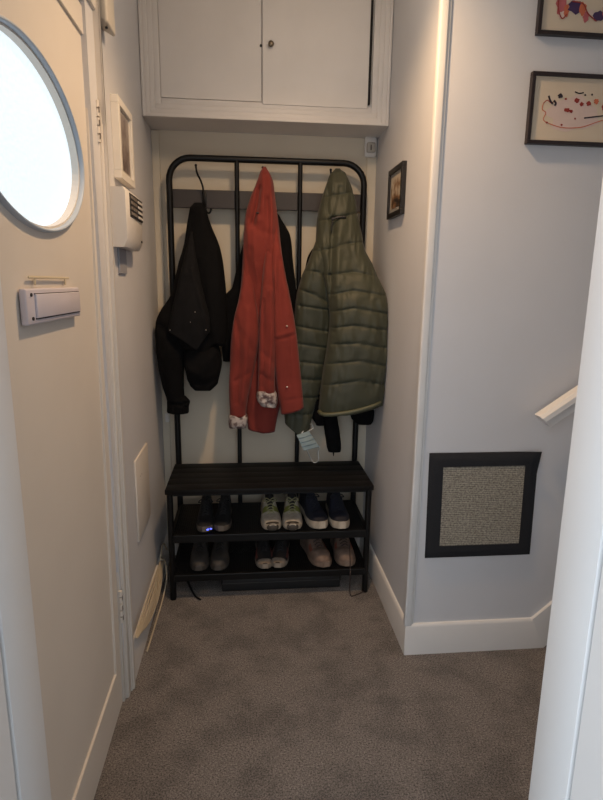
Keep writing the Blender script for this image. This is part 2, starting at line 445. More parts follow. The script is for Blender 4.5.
# ------------------------------------------------------------------ garments
def interp_rows(rows, py):
    ys = [r_[0] for r_ in rows]
    out = []
    for c in range(1, 5):
        out.append(np.interp(py, ys, [r_[c] for r_ in rows]))
    return out
def smooth_rows(rows, per=5):
    pts = np.array(rows, float); out = []
    for i in range(len(pts)-1):
        p0, p1, p2, p3 = pts[max(i-1, 0)], pts[i], pts[i+1], pts[min(i+2, len(pts)-1)]
        for k in range(per):
            t = k/per
            q = .5*((2*p1)+(p2-p0)*t+(2*p0-5*p1+4*p2-p3)*t*t+(3*p1-p0-3*p2+p3)*t**3)
            q[0] = p1[0]+(p2[0]-p1[0])*t
            out.append(q)
    out.append(pts[-1]); return [list(o) for o in out]
def seg_dist(px, py, poly):
    best = 1e9
    for (ax, ay), (bx, by) in zip(poly[:-1], poly[1:]):
        dx, dy = bx-ax, by-ay; t = ((px-ax)*dx+(py-ay)*dy)/(dx*dx+dy*dy+1e-9); t = min(1, max(0, t))
        d = math.hypot(px-ax-t*dx, py-ay-t*dy)
        if d < best: best = d
    return best
def loft(bm, rows, nv=90, n=64, creases=(), seams=None, puff=0.0, e=.75, back=.5, wr=(.004, 1.0), seed=0, bottom=None, mi=0, hollow=True, xlim=(XL+.006, XR-.006), swr=0.0):
    """hanging cloth body: rings [py, x left, x right, depth of the middle, half thickness] measured on the photo,
    with folds (creases), quilting (seams) and small wrinkles as real relief"""
    rows = smooth_rows(rows); y0, y1 = rows[0][0], rows[-1][0]
    rings = []
    for v in range(nv+1):
        py = y0+(y1-y0)*v/nv
        xl, xr, yc, d = interp_rows(rows, py)
        ring = []
        for i in range(n):
            t = 2*math.pi*i/n; c, s = math.cos(t), math.sin(t)
            u = math.copysign(abs(c)**e, c); w = math.copysign(abs(s)**e, s)
            px = (xl+xr)/2+(xr-xl)/2*u; qy = py
            if bottom:
                b = np.interp(px, [p[0] for p in bottom], [p[1] for p in bottom])
                k = max(0, (py-y0)/(y1-y0)); qy = py+(b-y1)*k**2
            p = at(px, qy, yc)
            off = d*(w if w > 0 else w*back)
            if w > 0:
                g = w**.5; dd = 0
                for cr in creases:
                    ds = seg_dist(px, qy, cr[0])
                    dd += cr[2]*math.exp(-(ds/cr[1])**2)
                if seams:
                    sy = [y0-6] + [float(np.interp(px, [a[0] for a in sm], [a[1] for a in sm])) for sm in seams] + [y1+8]
                    for a, b2 in zip(sy[:-1], sy[1:]):
                        if a <= qy <= b2 and b2 > a:
                            q = (qy-a)/(b2-a); dd += puff*(4*q*(1-q))**.34 - .004*(math.exp(-((qy-a)/.9)**2)+math.exp(-((qy-b2)/.9)**2))
                            if swr:
                                edge = (1-abs(2*q-1))
                                dd += swr*mnoise.noise(Vector((px*.36, qy*.07, seed+3)))*(1-edge*.6)
                            break
                dd += wr[0]*mnoise.noise(Vector((px*.055*wr[1], qy*.022*wr[1], seed)))*1.6
                dd += wr[0]*.45*mnoise.noise(Vector((px*.16*wr[1], qy*.07*wr[1], seed+9)))
                off += dd*g
            ring.append(bm.verts.new((min(xlim[1], max(xlim[0], p[0])), min(p[1]-off, YB-.02), p[2])))
        rings.append(ring)
    for a, b in zip(rings[:-1], rings[1:]):
        for i in range(n):
            f = bm.faces.new((a[i], a[(i+1) % n], b[(i+1) % n], b[i])); f.material_index = mi
    f = bm.faces.new(rings[0]); f.material_index = mi
    # hem: turn inwards and close a little way up inside
    last = rings[-1]; c = sum((v.co for v in last), Vector())/n; prev = last
    for k, up in ((.94, .002), (.90, .018)):
        rg = [bm.verts.new((c.x+(v.co.x-c.x)*k, c.y+(v.co.y-c.y)*k, v.co.z+up)) for v in last]
        for i in range(n):
            f = bm.faces.new((prev[i], prev[(i+1) % n], rg[(i+1) % n], rg[i])); f.material_index = mi
        prev = rg
    f = bm.faces.new(prev); f.material_index = mi
    return bm
def ybulge(px, py, y): return Vector(at(px, py, y))

BLK = mat('black_coat_cloth', (10, 10, 12), .9, .25, 40, .15, 500, sheen=0, spec=.15)
CHAR = mat('charcoal_coat_cloth', (22, 22, 24), .9, .2, 40, .15, 500, sheen=0, spec=.15)
REDM = mat('red_raincoat_cloth', (121, 49, 42), .85, .12, 8, .12, 500, sheen=.1, spec=.2)
REDIN = mat('grey_floral_lining', (172, 162, 156), .6, rgb2=(92, 72, 70), vscale=55, lo=.44, hi=.60)
GRN = mat('olive_quilted_nylon', (60, 62, 49), .55, .10, 20, .10, 260, sheen=.05, spec=.3)
GRND = mat('olive_binding', (80, 81, 60), .55)
SNAP = mat('pale_snap_metal', (214, 205, 195), .3, metallic=.6)

# --- black coat on the first hook
t = thing('coat', 'black hooded coat on the leftmost hook with its metal hook showing above', 'coat', (.12, -.12, .8))
bm = loft(new(), [(203, 194, 202, -.055, .012), (208, 190, 206, -.06, .03), (225, 187, 211, -.075, .045), (245, 184, 219, -.09, .055), (262, 179, 223, -.10, .06), (290, 173, 226, -.11, .065), (330, 170, 228, -.11, .065), (349, 176, 226, -.115, .055), (352, 180, 224, -.115, .05)],
          creases=[([(192, 215), (191, 250), (188, 290)], 3, -.012), ([(203, 215), (208, 260), (214, 330)], 4, .008), ([(196, 262), (205, 300), (210, 345)], 3, -.012), ([(218, 250), (220, 300), (219, 345)], 4, .006)],
          bottom=[(176, 348), (205, 352), (216, 343), (226, 348)], seed=1)
obj('coat_body', bm, BLK, t, smooth=True)
bm = loft(new(), [(340, 187, 218, -.11, .04), (355, 184, 221, -.115, .06), (372, 184, 222, -.115, .065), (384, 187, 221, -.115, .055), (389, 190, 218, -.115, .045)], nv=40,
          creases=[([(186, 365), (200, 372), (215, 352)], 4, .01), ([(193, 380), (205, 384), (219, 376)], 3, -.008)], seed=2, bottom=[(184, 370), (188, 383), (196, 389), (211, 389), (218, 383), (222, 368)])
obj('coat_lining', bm, BLK, t, smooth=True)
bm = loft(new(), [(232, 190, 194, -.11, .01), (250, 186, 196, -.13, .035), (275, 180, 200, -.155, .045), (300, 175, 205, -.165, .05), (325, 170, 210, -.17, .045), (342, 168, 210, -.17, .035)],
          creases=[([(193, 270), (204, 310), (208, 332)], 2.5, .010), ([(186, 280), (180, 330)], 4, -.006)], bottom=[(168, 331), (184, 340), (197, 350), (209, 333)], seed=3, back=.3)
fl = obj('front_flap', bm, CHAR, t, smooth=True)
bm = loft(new(), [(296, 170, 180, -.10, .02), (310, 161, 182, -.11, .035), (322, 156, 184, -.12, .045), (345, 156, 185, -.125, .05), (370, 159, 184, -.125, .045), (388, 163, 184, -.125, .04), (400, 167, 185, -.125, .035)],
          creases=[([(160, 325), (172, 335), (183, 345)], 4, -.01), ([(172, 350), (174, 392)], 5, .008), ([(162, 360), (168, 395)], 2.5, -.006)], seed=4)
sl = obj('sleeve', bm, BLK, t, smooth=True)
bm = loft(new(), [(396, 169, 186, -.125, .03), (401, 167, 190, -.125, .036), (406, 167, 189, -.125, .032), (412, 167, 189, -.125, .034), (413, 168, 188, -.125, .03)], nv=30,
          creases=[([(166, 403), (190, 402)], 1.6, -.010), ([(185, 398), (186, 412)], 2, -.008), ([(174, 400), (176, 413)], 1.5, -.007), ([(181, 404), (190, 407)], 1.2, -.008)], seed=5, wr=(.012, 2.2))
obj('cuff', bm, BLK, sl, smooth=True)
for px, py in ((195, 312), (190.5, 322), (170, 330), (206, 330)):
    bm = new(); p = ybulge(px, py, -.214); ellipsoid(bm, p, (.0022, .006, .0022), 8); obj('snap_button', bm, SNAP, fl, smooth=True)
# --- black coat hidden behind the red raincoat
t = thing('coat', 'black coat mostly hidden behind the red raincoat, dark edges showing on both sides', 'coat', (.42, -.06, .85))
bm = loft(new(), [(205, 262, 272, -.03, .01), (215, 256, 279, -.035, .025), (235, 246, 290, -.04, .035), (262, 238, 293, -.045, .04), (288, 232, 296, -.05, .04), (296, 224, 298, -.05, .04), (320, 222, 300, -.05, .04), (350, 222, 299, -.05, .04), (361, 223, 298, -.05, .035)],
          creases=[([(226, 300), (226, 360)], 3, .008), ([(288, 235), (293, 300)], 3, .006)], seed=6)
obj('coat_body', bm, BLK, t, smooth=True)

# --- red raincoat
t = thing('raincoat', 'red hooded raincoat hanging from the middle hook', 'coat', (.44, -.13, .72))
bm = loft(new(), [(167, 263, 266, -.075, .008), (172, 260, 269, -.08, .024), (181, 257, 273, -.085, .036), (196, 251, 275, -.09, .05), (212, 246, 277, -.10, .058), (228, 244, 279, -.105, .062), (248, 243, 281, -.11, .062), (270, 242, 284, -.115, .06), (295, 240, 289, -.115, .06), (325, 238, 293, -.115, .055), (355, 240, 294, -.115, .05), (385, 243, 290, -.115, .05), (412, 245, 280, -.115, .045), (431, 248, 275, -.115, .04)],
          nv=120, n=80, creases=[([(259, 190), (257, 206), (253, 224)], 2.2, -.022), ([(263, 172), (262, 200), (259, 222)], 3, .012), ([(269, 178), (272, 215), (268, 262), (264, 300)], 3, .014), ([(267, 200), (268, 250), (262, 320)], 2, -.012), ([(250, 250), (256, 300), (259, 335)], 3, -.012), ([(246, 225), (250, 262), (258, 310)], 4, .008), ([(262, 345), (258, 380), (259, 425)], 3, -.012), ([(260, 214), (265, 255), (258, 310)], 2, -.014), ([(244, 232), (248, 268), (257, 322)], 2, -.010), ([(253, 232), (254, 262), (262, 300)], 2.5, .008), ([(247, 215), (258, 232), (275, 236)], 2.2, -.006), ([(252, 360), (262, 358)], 3, -.008)],
          bottom=[(246, 428), (262, 431), (275, 431), (285, 418)], seed=11, wr=(.009, 1.2))
obj('coat_body', bm, REDM, t, smooth=True)
bm = new(); p = ybulge(257.5, 213, -.155); ellipsoid(bm, p, (.007, .006, .004), 12); obj('cord_lock', bm, DARKPL, t, smooth=True)
bm = loft(new(), [(255, 244, 251, -.125, .02), (278, 242, 253, -.13, .032), (300, 238.5, 256, -.145, .04), (318, 234, 258.5, -.155, .045), (340, 231, 259, -.16, .05), (360, 230, 256, -.16, .05), (385, 229, 251, -.16, .045), (405, 229.5, 247, -.16, .04), (416, 230, 246, -.16, .036)],
          creases=[([(236, 318), (240, 345), (238, 400)], 2.5, -.012), ([(247, 310), (247, 350), (241, 400)], 4, .010), ([(240, 330), (254, 350)], 3, -.006), ([(236, 380), (248, 372)], 2.5, -.006)], seed=12, wr=(.007, 1.3))
s1 = obj('sleeve', bm, REDM, t, smooth=True)
bm = loft(new(), [(414, 229, 247, -.16, .038), (417, 228.5, 248, -.16, .043), (424, 228.5, 247, -.16, .043), (427, 229, 246, -.16, .036)], nv=24, creases=[([(240, 412), (241, 428)], 2, -.006)], seed=13)
obj('turned_cuff', bm, REDIN, s1, smooth=True)
bm = loft(new(), [(225, 267, 272, -.125, .025), (250, 265, 274, -.14, .032), (275, 262.5, 275, -.165, .038), (300, 260.5, 276, -.18, .04), (330, 259, 277, -.185, .045), (355, 258.5, 276, -.185, .045), (378, 258, 275, -.185, .042), (396, 257.5, 275, -.185, .038)],
          creases=[([(270, 290), (271, 340), (268, 390)], 2.5, .010), ([(263, 300), (264, 350), (262, 385)], 2, -.010), ([(260, 350), (274, 362)], 2.5, -.007), ([(259, 372), (272, 380)], 2.2, -.006)], seed=14, wr=(.007, 1.3))
s2 = obj('sleeve', bm, REDM, t, smooth=True)
bm = loft(new(), [(390, 258, 275, -.185, .040), (394, 256.5, 277, -.185, .047), (401, 257, 277.5, -.185, .047), (406, 260, 276, -.185, .038)], nv=24, creases=[([(262, 395), (270, 403)], 2, -.008)], seed=15, bottom=[(256, 403), (262, 405), (277, 407)])
obj('turned_cuff', bm, REDIN, s2, smooth=True)
bm = loft(new(), [(205, 272, 276, -.105, .02), (230, 272, 278, -.125, .025), (255, 271, 282, -.155, .03), (280, 271, 286.5, -.18, .035), (310, 272, 292.5, -.19, .04), (335, 273, 296.5, -.195, .042), (360, 274.5, 299, -.195, .042), (385, 277, 301.5, -.195, .042), (411, 281, 303.5, -.195, .038)],
          nv=110, creases=[([(274, 339), (286, 336), (297, 333)], 1.3, -.007), ([(274, 336), (297, 330)], 2, .004), ([(288, 338), (288.5, 384)], 1.2, -.006), ([(284, 399), (303, 396)], 1.0, -.004), ([(279, 260), (281, 330)], 3, -.008), ([(275, 270), (276, 330)], 2, .006)],
          bottom=[(280, 414), (292, 411), (303, 407)], seed=16, wr=(.005, 1))
fp = obj('front_panel', bm, REDM, t, smooth=True)
for px, py in ((287, 326), (287, 387)):
    bm = new(); p = ybulge(px, py, -.2385); ellipsoid(bm, p, (.0045, .004, .0038), 12); obj('snap_button', bm, SNAP, fp, smooth=True)

# --- dark garment behind the puffer
t = thing('coat', 'black coat hanging hidden behind the olive quilted jacket, cuff and hem showing below', 'coat', (.78, -.05, .68))
bm = loft(new(), [(240, 318, 345, -.03, .02), (256, 308, 360, -.035, .035), (275, 305, 372, -.05, .04), (320, 308, 374, -.06, .04), (380, 320, 374, -.07, .04), (408, 345, 374, -.08, .045), (420, 352, 373, -.08, .045), (423, 356, 371, -.08, .04)], seed=21)
obj('coat_body', bm, BLK, t, smooth=True)
bm = loft(new(), [(395, 318, 336, -.11, .03), (415, 322, 337, -.11, .035), (435, 325, 340, -.11, .035), (448, 327, 341, -.11, .03), (451, 328, 340.5, -.11, .026)], nv=50, creases=[([(327, 440), (341, 437)], 1.5, -.006)], seed=22)
s3 = obj('sleeve', bm, BLK, t, smooth=True)
bm = new(); a = ybulge(333.5, 449, -.11); b = ybulge(333.5, 456, -.11); tube(bm, [a, (a+b)/2, b], [.006, .004, .002], 8); obj('cuff_tab', bm, BLK, s3, smooth=True)
bm = loft(new(), [(400, 308, 322, -.10, .03), (418, 312, 326, -.10, .03), (425, 316, 325, -.10, .02)], nv=20, seed=23); obj('hem_flap', bm, BLK, t, smooth=True)

# --- olive puffer
t = thing('quilted_jacket', 'olive green quilted jacket with a hood on the rightmost hook', 'coat', (.78, -.2, .75))
SB = [[(326, 198), (342, 196), (356, 193)], [(316, 222), (330, 221), (340, 218), (358, 214)], [(314, 251), (328, 250), (342, 245), (363, 243)], [(329, 275), (350, 272), (376, 277)], [(331, 294), (350, 290), (386, 296)],
      [(331, 311), (350, 307), (389, 314)], [(330, 327), (350, 324), (390, 330)], [(329, 343), (355, 341), (390, 348)], [(327, 362), (355, 358), (389, 365)], [(323, 383), (355, 377), (386, 383)]]
bm = loft(new(), [(169, 335, 340, -.075, .01), (174, 330, 345, -.08, .03), (185, 326, 350, -.09, .045), (200, 321, 354.5, -.10, .058), (216, 317.5, 357, -.115, .065), (235, 316, 361, -.13, .07), (250, 316, 364, -.145, .075), (264, 320, 371, -.16, .078), (282, 324, 378.5, -.185, .082), (302, 328, 387, -.21, .085), (320, 329.5, 389.5, -.22, .085), (345, 327, 390, -.225, .085), (375, 322, 389, -.225, .085), (398, 319.5, 386, -.225, .08), (411, 318.5, 384, -.225, .07)],
          nv=250, n=96, seams=SB, puff=.010, swr=.011,
          creases=[([(331, 220), (329, 262), (330, 330)], 2.5, -.020), ([(338, 190), (334, 216), (331, 235)], 2.2, -.010), ([(344, 185), (343, 214)], 2.5, .007), ([(336, 238), (334, 285)], 3, .010), ([(372, 300), (380, 345), (381, 385)], 2, -.007), ([(327, 185), (326, 215)], 2, -.008)],
          bottom=[(318, 414), (350, 411), (384, 402)], seed=31, wr=(.004, 1.6))
body = obj('jacket_body', bm, GRN, t, smooth=True)
SLV = [[(314, 251), (331, 253)], [(296, 270), (316, 272), (331, 282)], [(292, 287), (312, 294), (331, 304)], [(290, 304), (326, 309)], [(288, 324), (329, 331)], [(287, 341), (328, 347)], [(286, 359), (326, 363)], [(285, 376), (323, 379)], [(284, 394), (318, 396)], [(284, 412), (314, 412)]]
bm = loft(new(), [(236, 317, 325, -.13, .02), (250, 312.5, 330, -.14, .045), (262, 308, 331.5, -.145, .058), (275, 302, 332, -.145, .060), (295, 296.5, 332, -.14, .06), (320, 294, 331, -.13, .056), (350, 291, 328, -.125, .052), (375, 287.5, 324, -.12, .05), (398, 284.5, 318, -.12, .048), (415, 283.5, 313, -.12, .046), (430, 285, 310, -.12, .042)],
          nv=210, n=72, seams=SLV, puff=.009, swr=.010, creases=[([(309, 262), (304, 290)], 3, .006), ([(322, 262), (324, 300)], 2.5, -.008)], bottom=[(283, 421), (298, 433), (310, 427)], seed=32, wr=(.004, 1.6))
obj('sleeve', bm, GRN, t, smooth=True)
bm = new()
pth = [ybulge(px, py, -.305) + Vector((0, dy, 0)) for px, py, dy in ((320.5, 414, .05), (324, 415, .012), (335, 414, -.004), (352, 411.5, -.006), (368, 407.5, -.002), (379, 404, .012), (384.5, 402, .06))]
tube(bm, cr_spline(pth, 6), .009, 10); obj('hem_band', bm, GRND, t, smooth=True)
bm = new()
a = ybulge(333, 219, -.190); b = ybulge(344, 217, -.192)
tube(bm, cr_spline([a, (a+b)/2+Vector((0, -.004, .003)), b], 5), .005, 8); ellipsoid(bm, a, (.008, .008, .007), 12); ellipsoid(bm, b, (.010, .008, .006), 12)
tube(bm, cr_spline([a, a+Vector((-.004, -.003, -.02)), a+Vector((-.006, .0, -.05))], 5), .0022, 6)
obj('hood_toggle', bm, DARKPL, t, smooth=True)
bm = new()
zp = [ybulge(px, py, -.2) + Vector((0, dy, 0)) for px, py, dy in ((331, 226, .02), (329.5, 255, .0), (329.5, 285, -.02), (330.5, 325, -.03), (327, 365, -.035), (322, 408, -.02))]
tube(bm, cr_spline(zp, 6), .004, 8); obj('zip', bm, DARKPL, body, smooth=True)

# --- face mask
t = thing('face_mask', 'pale blue pleated face mask dangling below the olive jacket sleeve', 'face mask', tuple(at(308, 440, -.15)))
MASK = mat('pale_blue_mask', (132, 150, 156), .8, .05, 30)
corner = [at(296.5, 435, -.185), at(309, 431, -.165), at(319.5, 447, -.16), at(304, 451, -.185)]
A, B, C_, D_ = [Vector(c) for c in corner]
bm = new(); nn, mm = 12, 24; g = []
for i in range(nn+1):
    rr = []
    for j in range(mm+1):
        u, v = i/nn, j/mm
        p = A*(1-u)*(1-v)+B*u*(1-v)+C_*u*v+D_*(1-u)*v
        p.y -= .008*math.sin(math.pi*u)*math.sin(math.pi*v) + .0045*((v*4) % 1)
        rr.append(bm.verts.new(p))
    g.append(rr)
bk = [[bm.verts.new(v.co+Vector((0, .0015, 0))) for v in rr] for rr in g]
for i in range(nn):
    for j in range(mm):
        bm.faces.new((g[i][j], g[i+1][j], g[i+1][j+1], g[i][j+1])); bm.faces.new((bk[i][j], bk[i][j+1], bk[i+1][j+1], bk[i+1][j]))
for i in range(nn):
    for j in (0, mm): bm.faces.new((g[i][j], g[i+1][j], bk[i+1][j], bk[i][j]))
for j in range(mm):
    for i in (0, nn): bm.faces.new((g[i][j], g[i][j+1], bk[i][j+1], bk[i][j]))
obj('mask_body', bm, MASK, t, smooth='auto')
EL = mat('white_elastic', (200, 202, 202), .7)
bm = new(); tube(bm, cr_spline([D_+(C_-D_)*.2, Vector(at(310, 457, -.15)), Vector(at(314, 462.5, -.15)), Vector(at(318.5, 460, -.145)), Vector(at(318, 453, -.14)), C_], 6), .0022, 6); obj('ear_loop', bm, EL, t, smooth=True)
bm = new(); tube(bm, cr_spline([A+(B-A)*.4, Vector(at(306, 428, -.16)), Vector(at(311, 424, -.15)), Vector(at(313, 428, -.14)), B], 6), .0022, 6); obj('ear_loop', bm, EL, t, smooth=True)

# ------------------------------------------------------------------ shoes
def kp(s, pts): return float(np.interp(s, [p[0] for p in pts], [p[1] for p in pts]))
def smoothkp(s, pts): return (kp(max(0, s-.03), pts)+2*kp(s, pts)+kp(min(1, s+.03), pts))/4
HW = [(0, .30), (.02, .50), (.06, .66), (.14, .76), (.3, .74), (.45, .80), (.62, .98), (.72, 1.0), (.82, .94), (.91, .76), (.96, .56), (1, .24)]
def make_shoe(L, w, hc, zs, mats, hi=0.0, toe_h=.42, lace=5, tongue=True, bands=()):
    """parts of a shoe, heel at +y, toe at -y, standing on z=0"""
    HT = [(0, .92+hi), (.06, 1.0+hi), (.2, .94+hi), (.33, .98+hi), (.42, .92+hi*.5), (.55, .68), (.68, .52), (.8, toe_h), (.9, toe_h*.86), (.96, toe_h*.66), (1, toe_h*.40)]
    out = {}
    bm = new(); NS, NP = 44, 40; rings = []
    op0, op1 = .05, .45
    for i in range(NS+1):
        s = i/NS; y = L/2-L*s; hw = w/2*smoothkp(s, HW)*.96; h = hc*smoothkp(s, HT); h = max(h, zs+.006)
        spring = .010*max(0, (s-.75)/.25)**2
        ring = []
        oin = min(1, max(0, (s-op0)/.05))*min(1, max(0, (op1-s)/.10))
        for j in range(NP+1):
            p = j/NP; sg = 1 if p < .5 else -1; mval = min(p, 1-p)*2
            if oin > 0 and mval > .66:
                q = (mval-.66)/.34; rx = hw*.52
                x = rx*(1-q)*.96; zt = h*.985
                z = zt+(zs+.012-zt)*min(1, q*3.2)*oin + (h*.015)*(1-oin)
            else:
                lim = .66 if oin > 0 else 1.0
                a = min(mval/lim, 1)*(math.pi/2 if oin == 0 else math.radians(90-32*oin))
                x = hw*math.cos(a)**.75*(1+.03*math.sin(2*a)); z = zs-.004+(h-zs+.004)*math.sin(a)**.85
                if oin > 0:
                    z = zs-.004+(h-zs+.004)*(math.sin(a)/math.sin(math.radians(90-32*oin)))**.9
                    x = hw+(hw*.52-hw)*(min(mval/lim, 1))**1.8
            v = bm.verts.new((sg*x, y, z+spring)); ring.append(v)
        rings.append(ring)
    for i in range(NS):
        s = (i+.5)/NS
        for j in range(NP):
            f = bm.faces.new((rings[i][j], rings[i][j+1], rings[i+1][j+1], rings[i+1][j]))
            p = (j+.5)/NP; mval = min(p, 1-p)*2
            k = 0
            for (a, b, ml, mh, idx) in bands:
                if a <= s <= b and ml <= mval <= mh: k = idx
            if op0+.02 < s < op1-.03 and mval > .70: k = 1
            f.material_index = k
    for rg in (rings[0], rings[-1]):
        bm.faces.new(rg)
    for rg in rings:
        pass
    out['upper'] = (bm, mats['upper'])
    bm = new(); rings = []; N2 = 28
    for i in range(N2+1):
        s = i/N2; y = (L/2+.004)-(L+.008)*s; hw = w/2*smoothkp(s, HW)
        top = zs+.004*max(0, .3-s)/.3; spring = .012*max(0, (s-.72)/.28)**2; low = spring+.002*max(0, .08-s)/.08
        pr = [(-hw*.94, low), (-hw*1.0, low+.006), (-hw*1.01, top*.6+spring), (-hw*.96, top+spring), (hw*.96, top+spring), (hw*1.01, top*.6+spring), (hw*1.0, low+.006), (hw*.94, low)]
        rings.append([bm.verts.new((x, y, z)) for x, z in pr])
    for i in range(N2):
        for j in range(8):
            f = bm.faces.new((rings[i][j], rings[i][(j+1) % 8], rings[i+1][(j+1) % 8], rings[i+1][j])); f.material_index = 1 if j == 7 else 0
    bm.faces.new(rings[0]); bm.faces.new(rings[-1])
    out['sole'] = (bm, mats['sole'])
    if tongue:
        bm = new(); rr = []
        for i in range(9):
            q = i/8; s = .60-.22*q; y = L/2-L*s; z = hc*smoothkp(s, HT)*.99 + .004 + q*q*hc*.16; hw = w*.17*(1+.25*q)
            rr.append([bm.verts.new((x*hw, y+.004*abs(x)+dyy, z-.010*abs(x)**2)) for dyy in (0, .007) for x in ((-1, -.5, 0, .5, 1) if dyy == 0 else (1, .5, 0, -.5, -1))])
        for a, b in zip(rr[:-1], rr[1:]):
            for j in range(10): bm.faces.new((a[j], a[(j+1) % 10], b[(j+1) % 10], b[j]))
        bm.faces.new(rr[0]); bm.faces.new(rr[-1]); out['tongue'] = (bm, mats['tongue'])
    if lace:
        bm = new()
        for k in range(lace):
            s = .47+.21*k/max(1, lace-1); y = L/2-L*s; z = hc*smoothkp(s, HT); hw = w*.20
            tube(bm, cr_spline([(-hw, y, z-.007), (-hw*.4, y-.003, z+.005), (hw*.4, y+.003, z+.005), (hw, y, z-.007)], 4), .0028, 6)
        s = .46; y = L/2-L*s; z = hc*smoothkp(s, HT)+.006
        for sg in (-1, 1):
            tube(bm, cr_spline([(0, y, z+.002), (sg*.018, y-.006, z+.014), (sg*.032, y-.010, z+.002), (sg*.012, y-.004, z)], 4), .0024, 6)
        out['laces'] = (bm, mats['lace'])
    return out
def c(name, rgb, rough=.65, **k): return mat(name, rgb, rough, k.pop('var', .15), k.pop('vscale', 60), .15, 350, **k)
LIN = c('shoe_lining_dark', (20, 20, 22))
S_NAVY = dict(upper=[c('navy_mesh', (24, 27, 40)), LIN, c('navy_suede', (29, 32, 47))], sole=[c('white_foam', (186, 174, 156)), c('tan_outsole', (120, 95, 70))], tongue=c('navy_tongue', (26, 30, 46)), lace=c('navy_lace', (24, 26, 36)))
S_WHITE = dict(upper=[c('white_mesh', (176, 166, 152)), LIN, c('dark_toe_bumper', (62, 56, 50)), c('lime_overlay', (120, 122, 58))], sole=[c('white_foam', (186, 174, 156)), c('grey_outsole', (70, 66, 60))], tongue=c('black_tongue', (34, 33, 34)), lace=c('lime_lace', (150, 146, 112)))
S_BLACK = dict(upper=[c('black_mesh', (22, 22, 25)), LIN, c('black_toe', (34, 34, 36))], sole=[c('grey_brown_foam', (98, 90, 82)), c('black_outsole', (30, 30, 30))], tongue=c('black_tongue', (34, 33, 34)), lace=c('black_lace', (28, 28, 30)))
S_BOOT = dict(upper=[c('dark_grey_suede', (62, 58, 55)), LIN], sole=[c('worn_grey_sole', (70, 66, 62)), c('black_outsole', (30, 30, 30))], tongue=c('dark_grey_tongue', (46, 44, 43)), lace=c('black_lace', (28, 28, 30)))
S_DARK = dict(upper=[c('black_knit', (34, 31, 32)), LIN, c('offwhite_toe', (138, 126, 114)), c('dusky_red_panel', (110, 62, 56))], sole=[c('offwhite_sole', (140, 130, 118)), c('grey_outsole', (70, 66, 60))], tongue=c('black_tongue', (34, 33, 34)), lace=c('black_lace', (28, 28, 30)))
S_TAUPE = dict(upper=[c('taupe_suede', (118, 98, 86)), LIN, c('rust_panel', (128, 72, 56))], sole=[c('taupe_sole', (128, 110, 96)), c('brown_outsole', (86, 64, 52))], tongue=c('taupe_tongue', (110, 92, 80)), lace=c('dark_brown_lace', (58, 46, 42)))
def pair(name, style, spec, spots, labels, group, extra=None):
    """first shoe built, second a copy of it and its parts"""
    first = None; res_ = []
    for (x, ytoe, z, rz), lab in zip(spots, labels):
        L = spec['L']; loc = (x, ytoe+L/2*math.cos(rz), z)
        if first is None:
            root = thing(name, lab, 'shoe', loc, group, rz); first = root
            for pn, (b, ms) in make_shoe(mats=style, **spec).items(): obj(pn, b, ms, root, smooth='auto' if pn != 'upper' else True, local=True)
            kids = list(root.children)
        else:
            root = first.copy(); col.objects.link(root); root.location = loc; root.rotation_euler = (0, 0, rz)
            root['label'] = lab
            for ch in kids:
                d = ch.copy(); col.objects.link(d); d.parent = root
        res_.append(root)
    return res_
R = math.radians
YT = -D+.020
bl = pair('trainer', S_BLACK, dict(L=.27, w=.080, hc=.100, zs=.024, bands=[(.86, 1, 0, 1, 2)]), [(.155, YT+.005, ZT, R(2)), (.236, YT+.008, ZT, R(-3))],
     ['black trainer at the left end of the upper shelf, beside a blue light', 'second black trainer from the left on the upper shelf'], 'shoes on the upper shelf')
wh = pair('running_shoe', S_WHITE, dict(L=.275, w=.094, hc=.098, zs=.026, toe_h=.50, bands=[(.93, 1, 0, 1, 2), (.52, .64, .40, 1, 3)]), [(.449, YT+.004, ZT, R(3)), (.551, YT+.002, ZT, R(-3))],
     ['white and lime running shoe, left of its pair in the middle of the upper shelf', 'white and lime running shoe, right of its pair, next to the navy trainers'], 'shoes on the upper shelf')
bm = new(); ellipsoid(bm, (0, -.1345, .022), (.027, .010, .019), 16)
_b = obj('toe_bumper', bm, c('dark_toe_bumper', (62, 56, 50)), wh[0], smooth=True, local=True); _b2 = _b.copy(); col.objects.link(_b2); _b2.parent = wh[1]
nv = pair('trainer', S_NAVY, dict(L=.285, w=.094, hc=.112, zs=.034, toe_h=.54, bands=[(.46, .84, .55, 1, 2)]), [(.648, YT+.004, ZT, R(11)), (.762, YT-.004, ZT, R(1))],
     ['navy trainer with thick white sole, the left of its pair on the upper shelf', 'navy trainer with thick white sole at the right end of the upper shelf'], 'shoes on the upper shelf')
bo = pair('ankle_boot', S_BOOT, dict(L=.28, w=.090, hc=.118, zs=.022, toe_h=.50), [(.124, YT+.012, ZL, R(2)), (.218, YT+.010, ZL, R(-2))],
     ['dark grey boot at the left end of the lower shelf', 'second dark grey boot from the left on the lower shelf'], 'shoes on the lower shelf')
dk = pair('sneaker', S_DARK, dict(L=.27, w=.084, hc=.096, zs=.022, toe_h=.44, bands=[(.86, 1, 0, 1, 2), (.55, .80, .1, .5, 3)]), [(.418, YT+.010, ZL, R(2)), (.502, YT+.014, ZL, R(-10))],
     ['black sneaker with off-white toe, left of its pair in the lower shelf middle', 'black sneaker with off-white toe, turned slightly, beside the taupe shoes'], 'shoes on the lower shelf')
tp = pair('walking_shoe', S_TAUPE, dict(L=.285, w=.098, hc=.125, zs=.026, toe_h=.56, bands=[(.56, .70, .35, .62, 2)]), [(.664, YT+.004, ZL, R(14)), (.794, YT+.004, ZL, R(2))],
     ['taupe suede walking shoe, left of its pair on the lower shelf, slightly turned', 'taupe suede walking shoe at the right end of the lower shelf, its lace dangling'], 'shoes on the lower shelf')
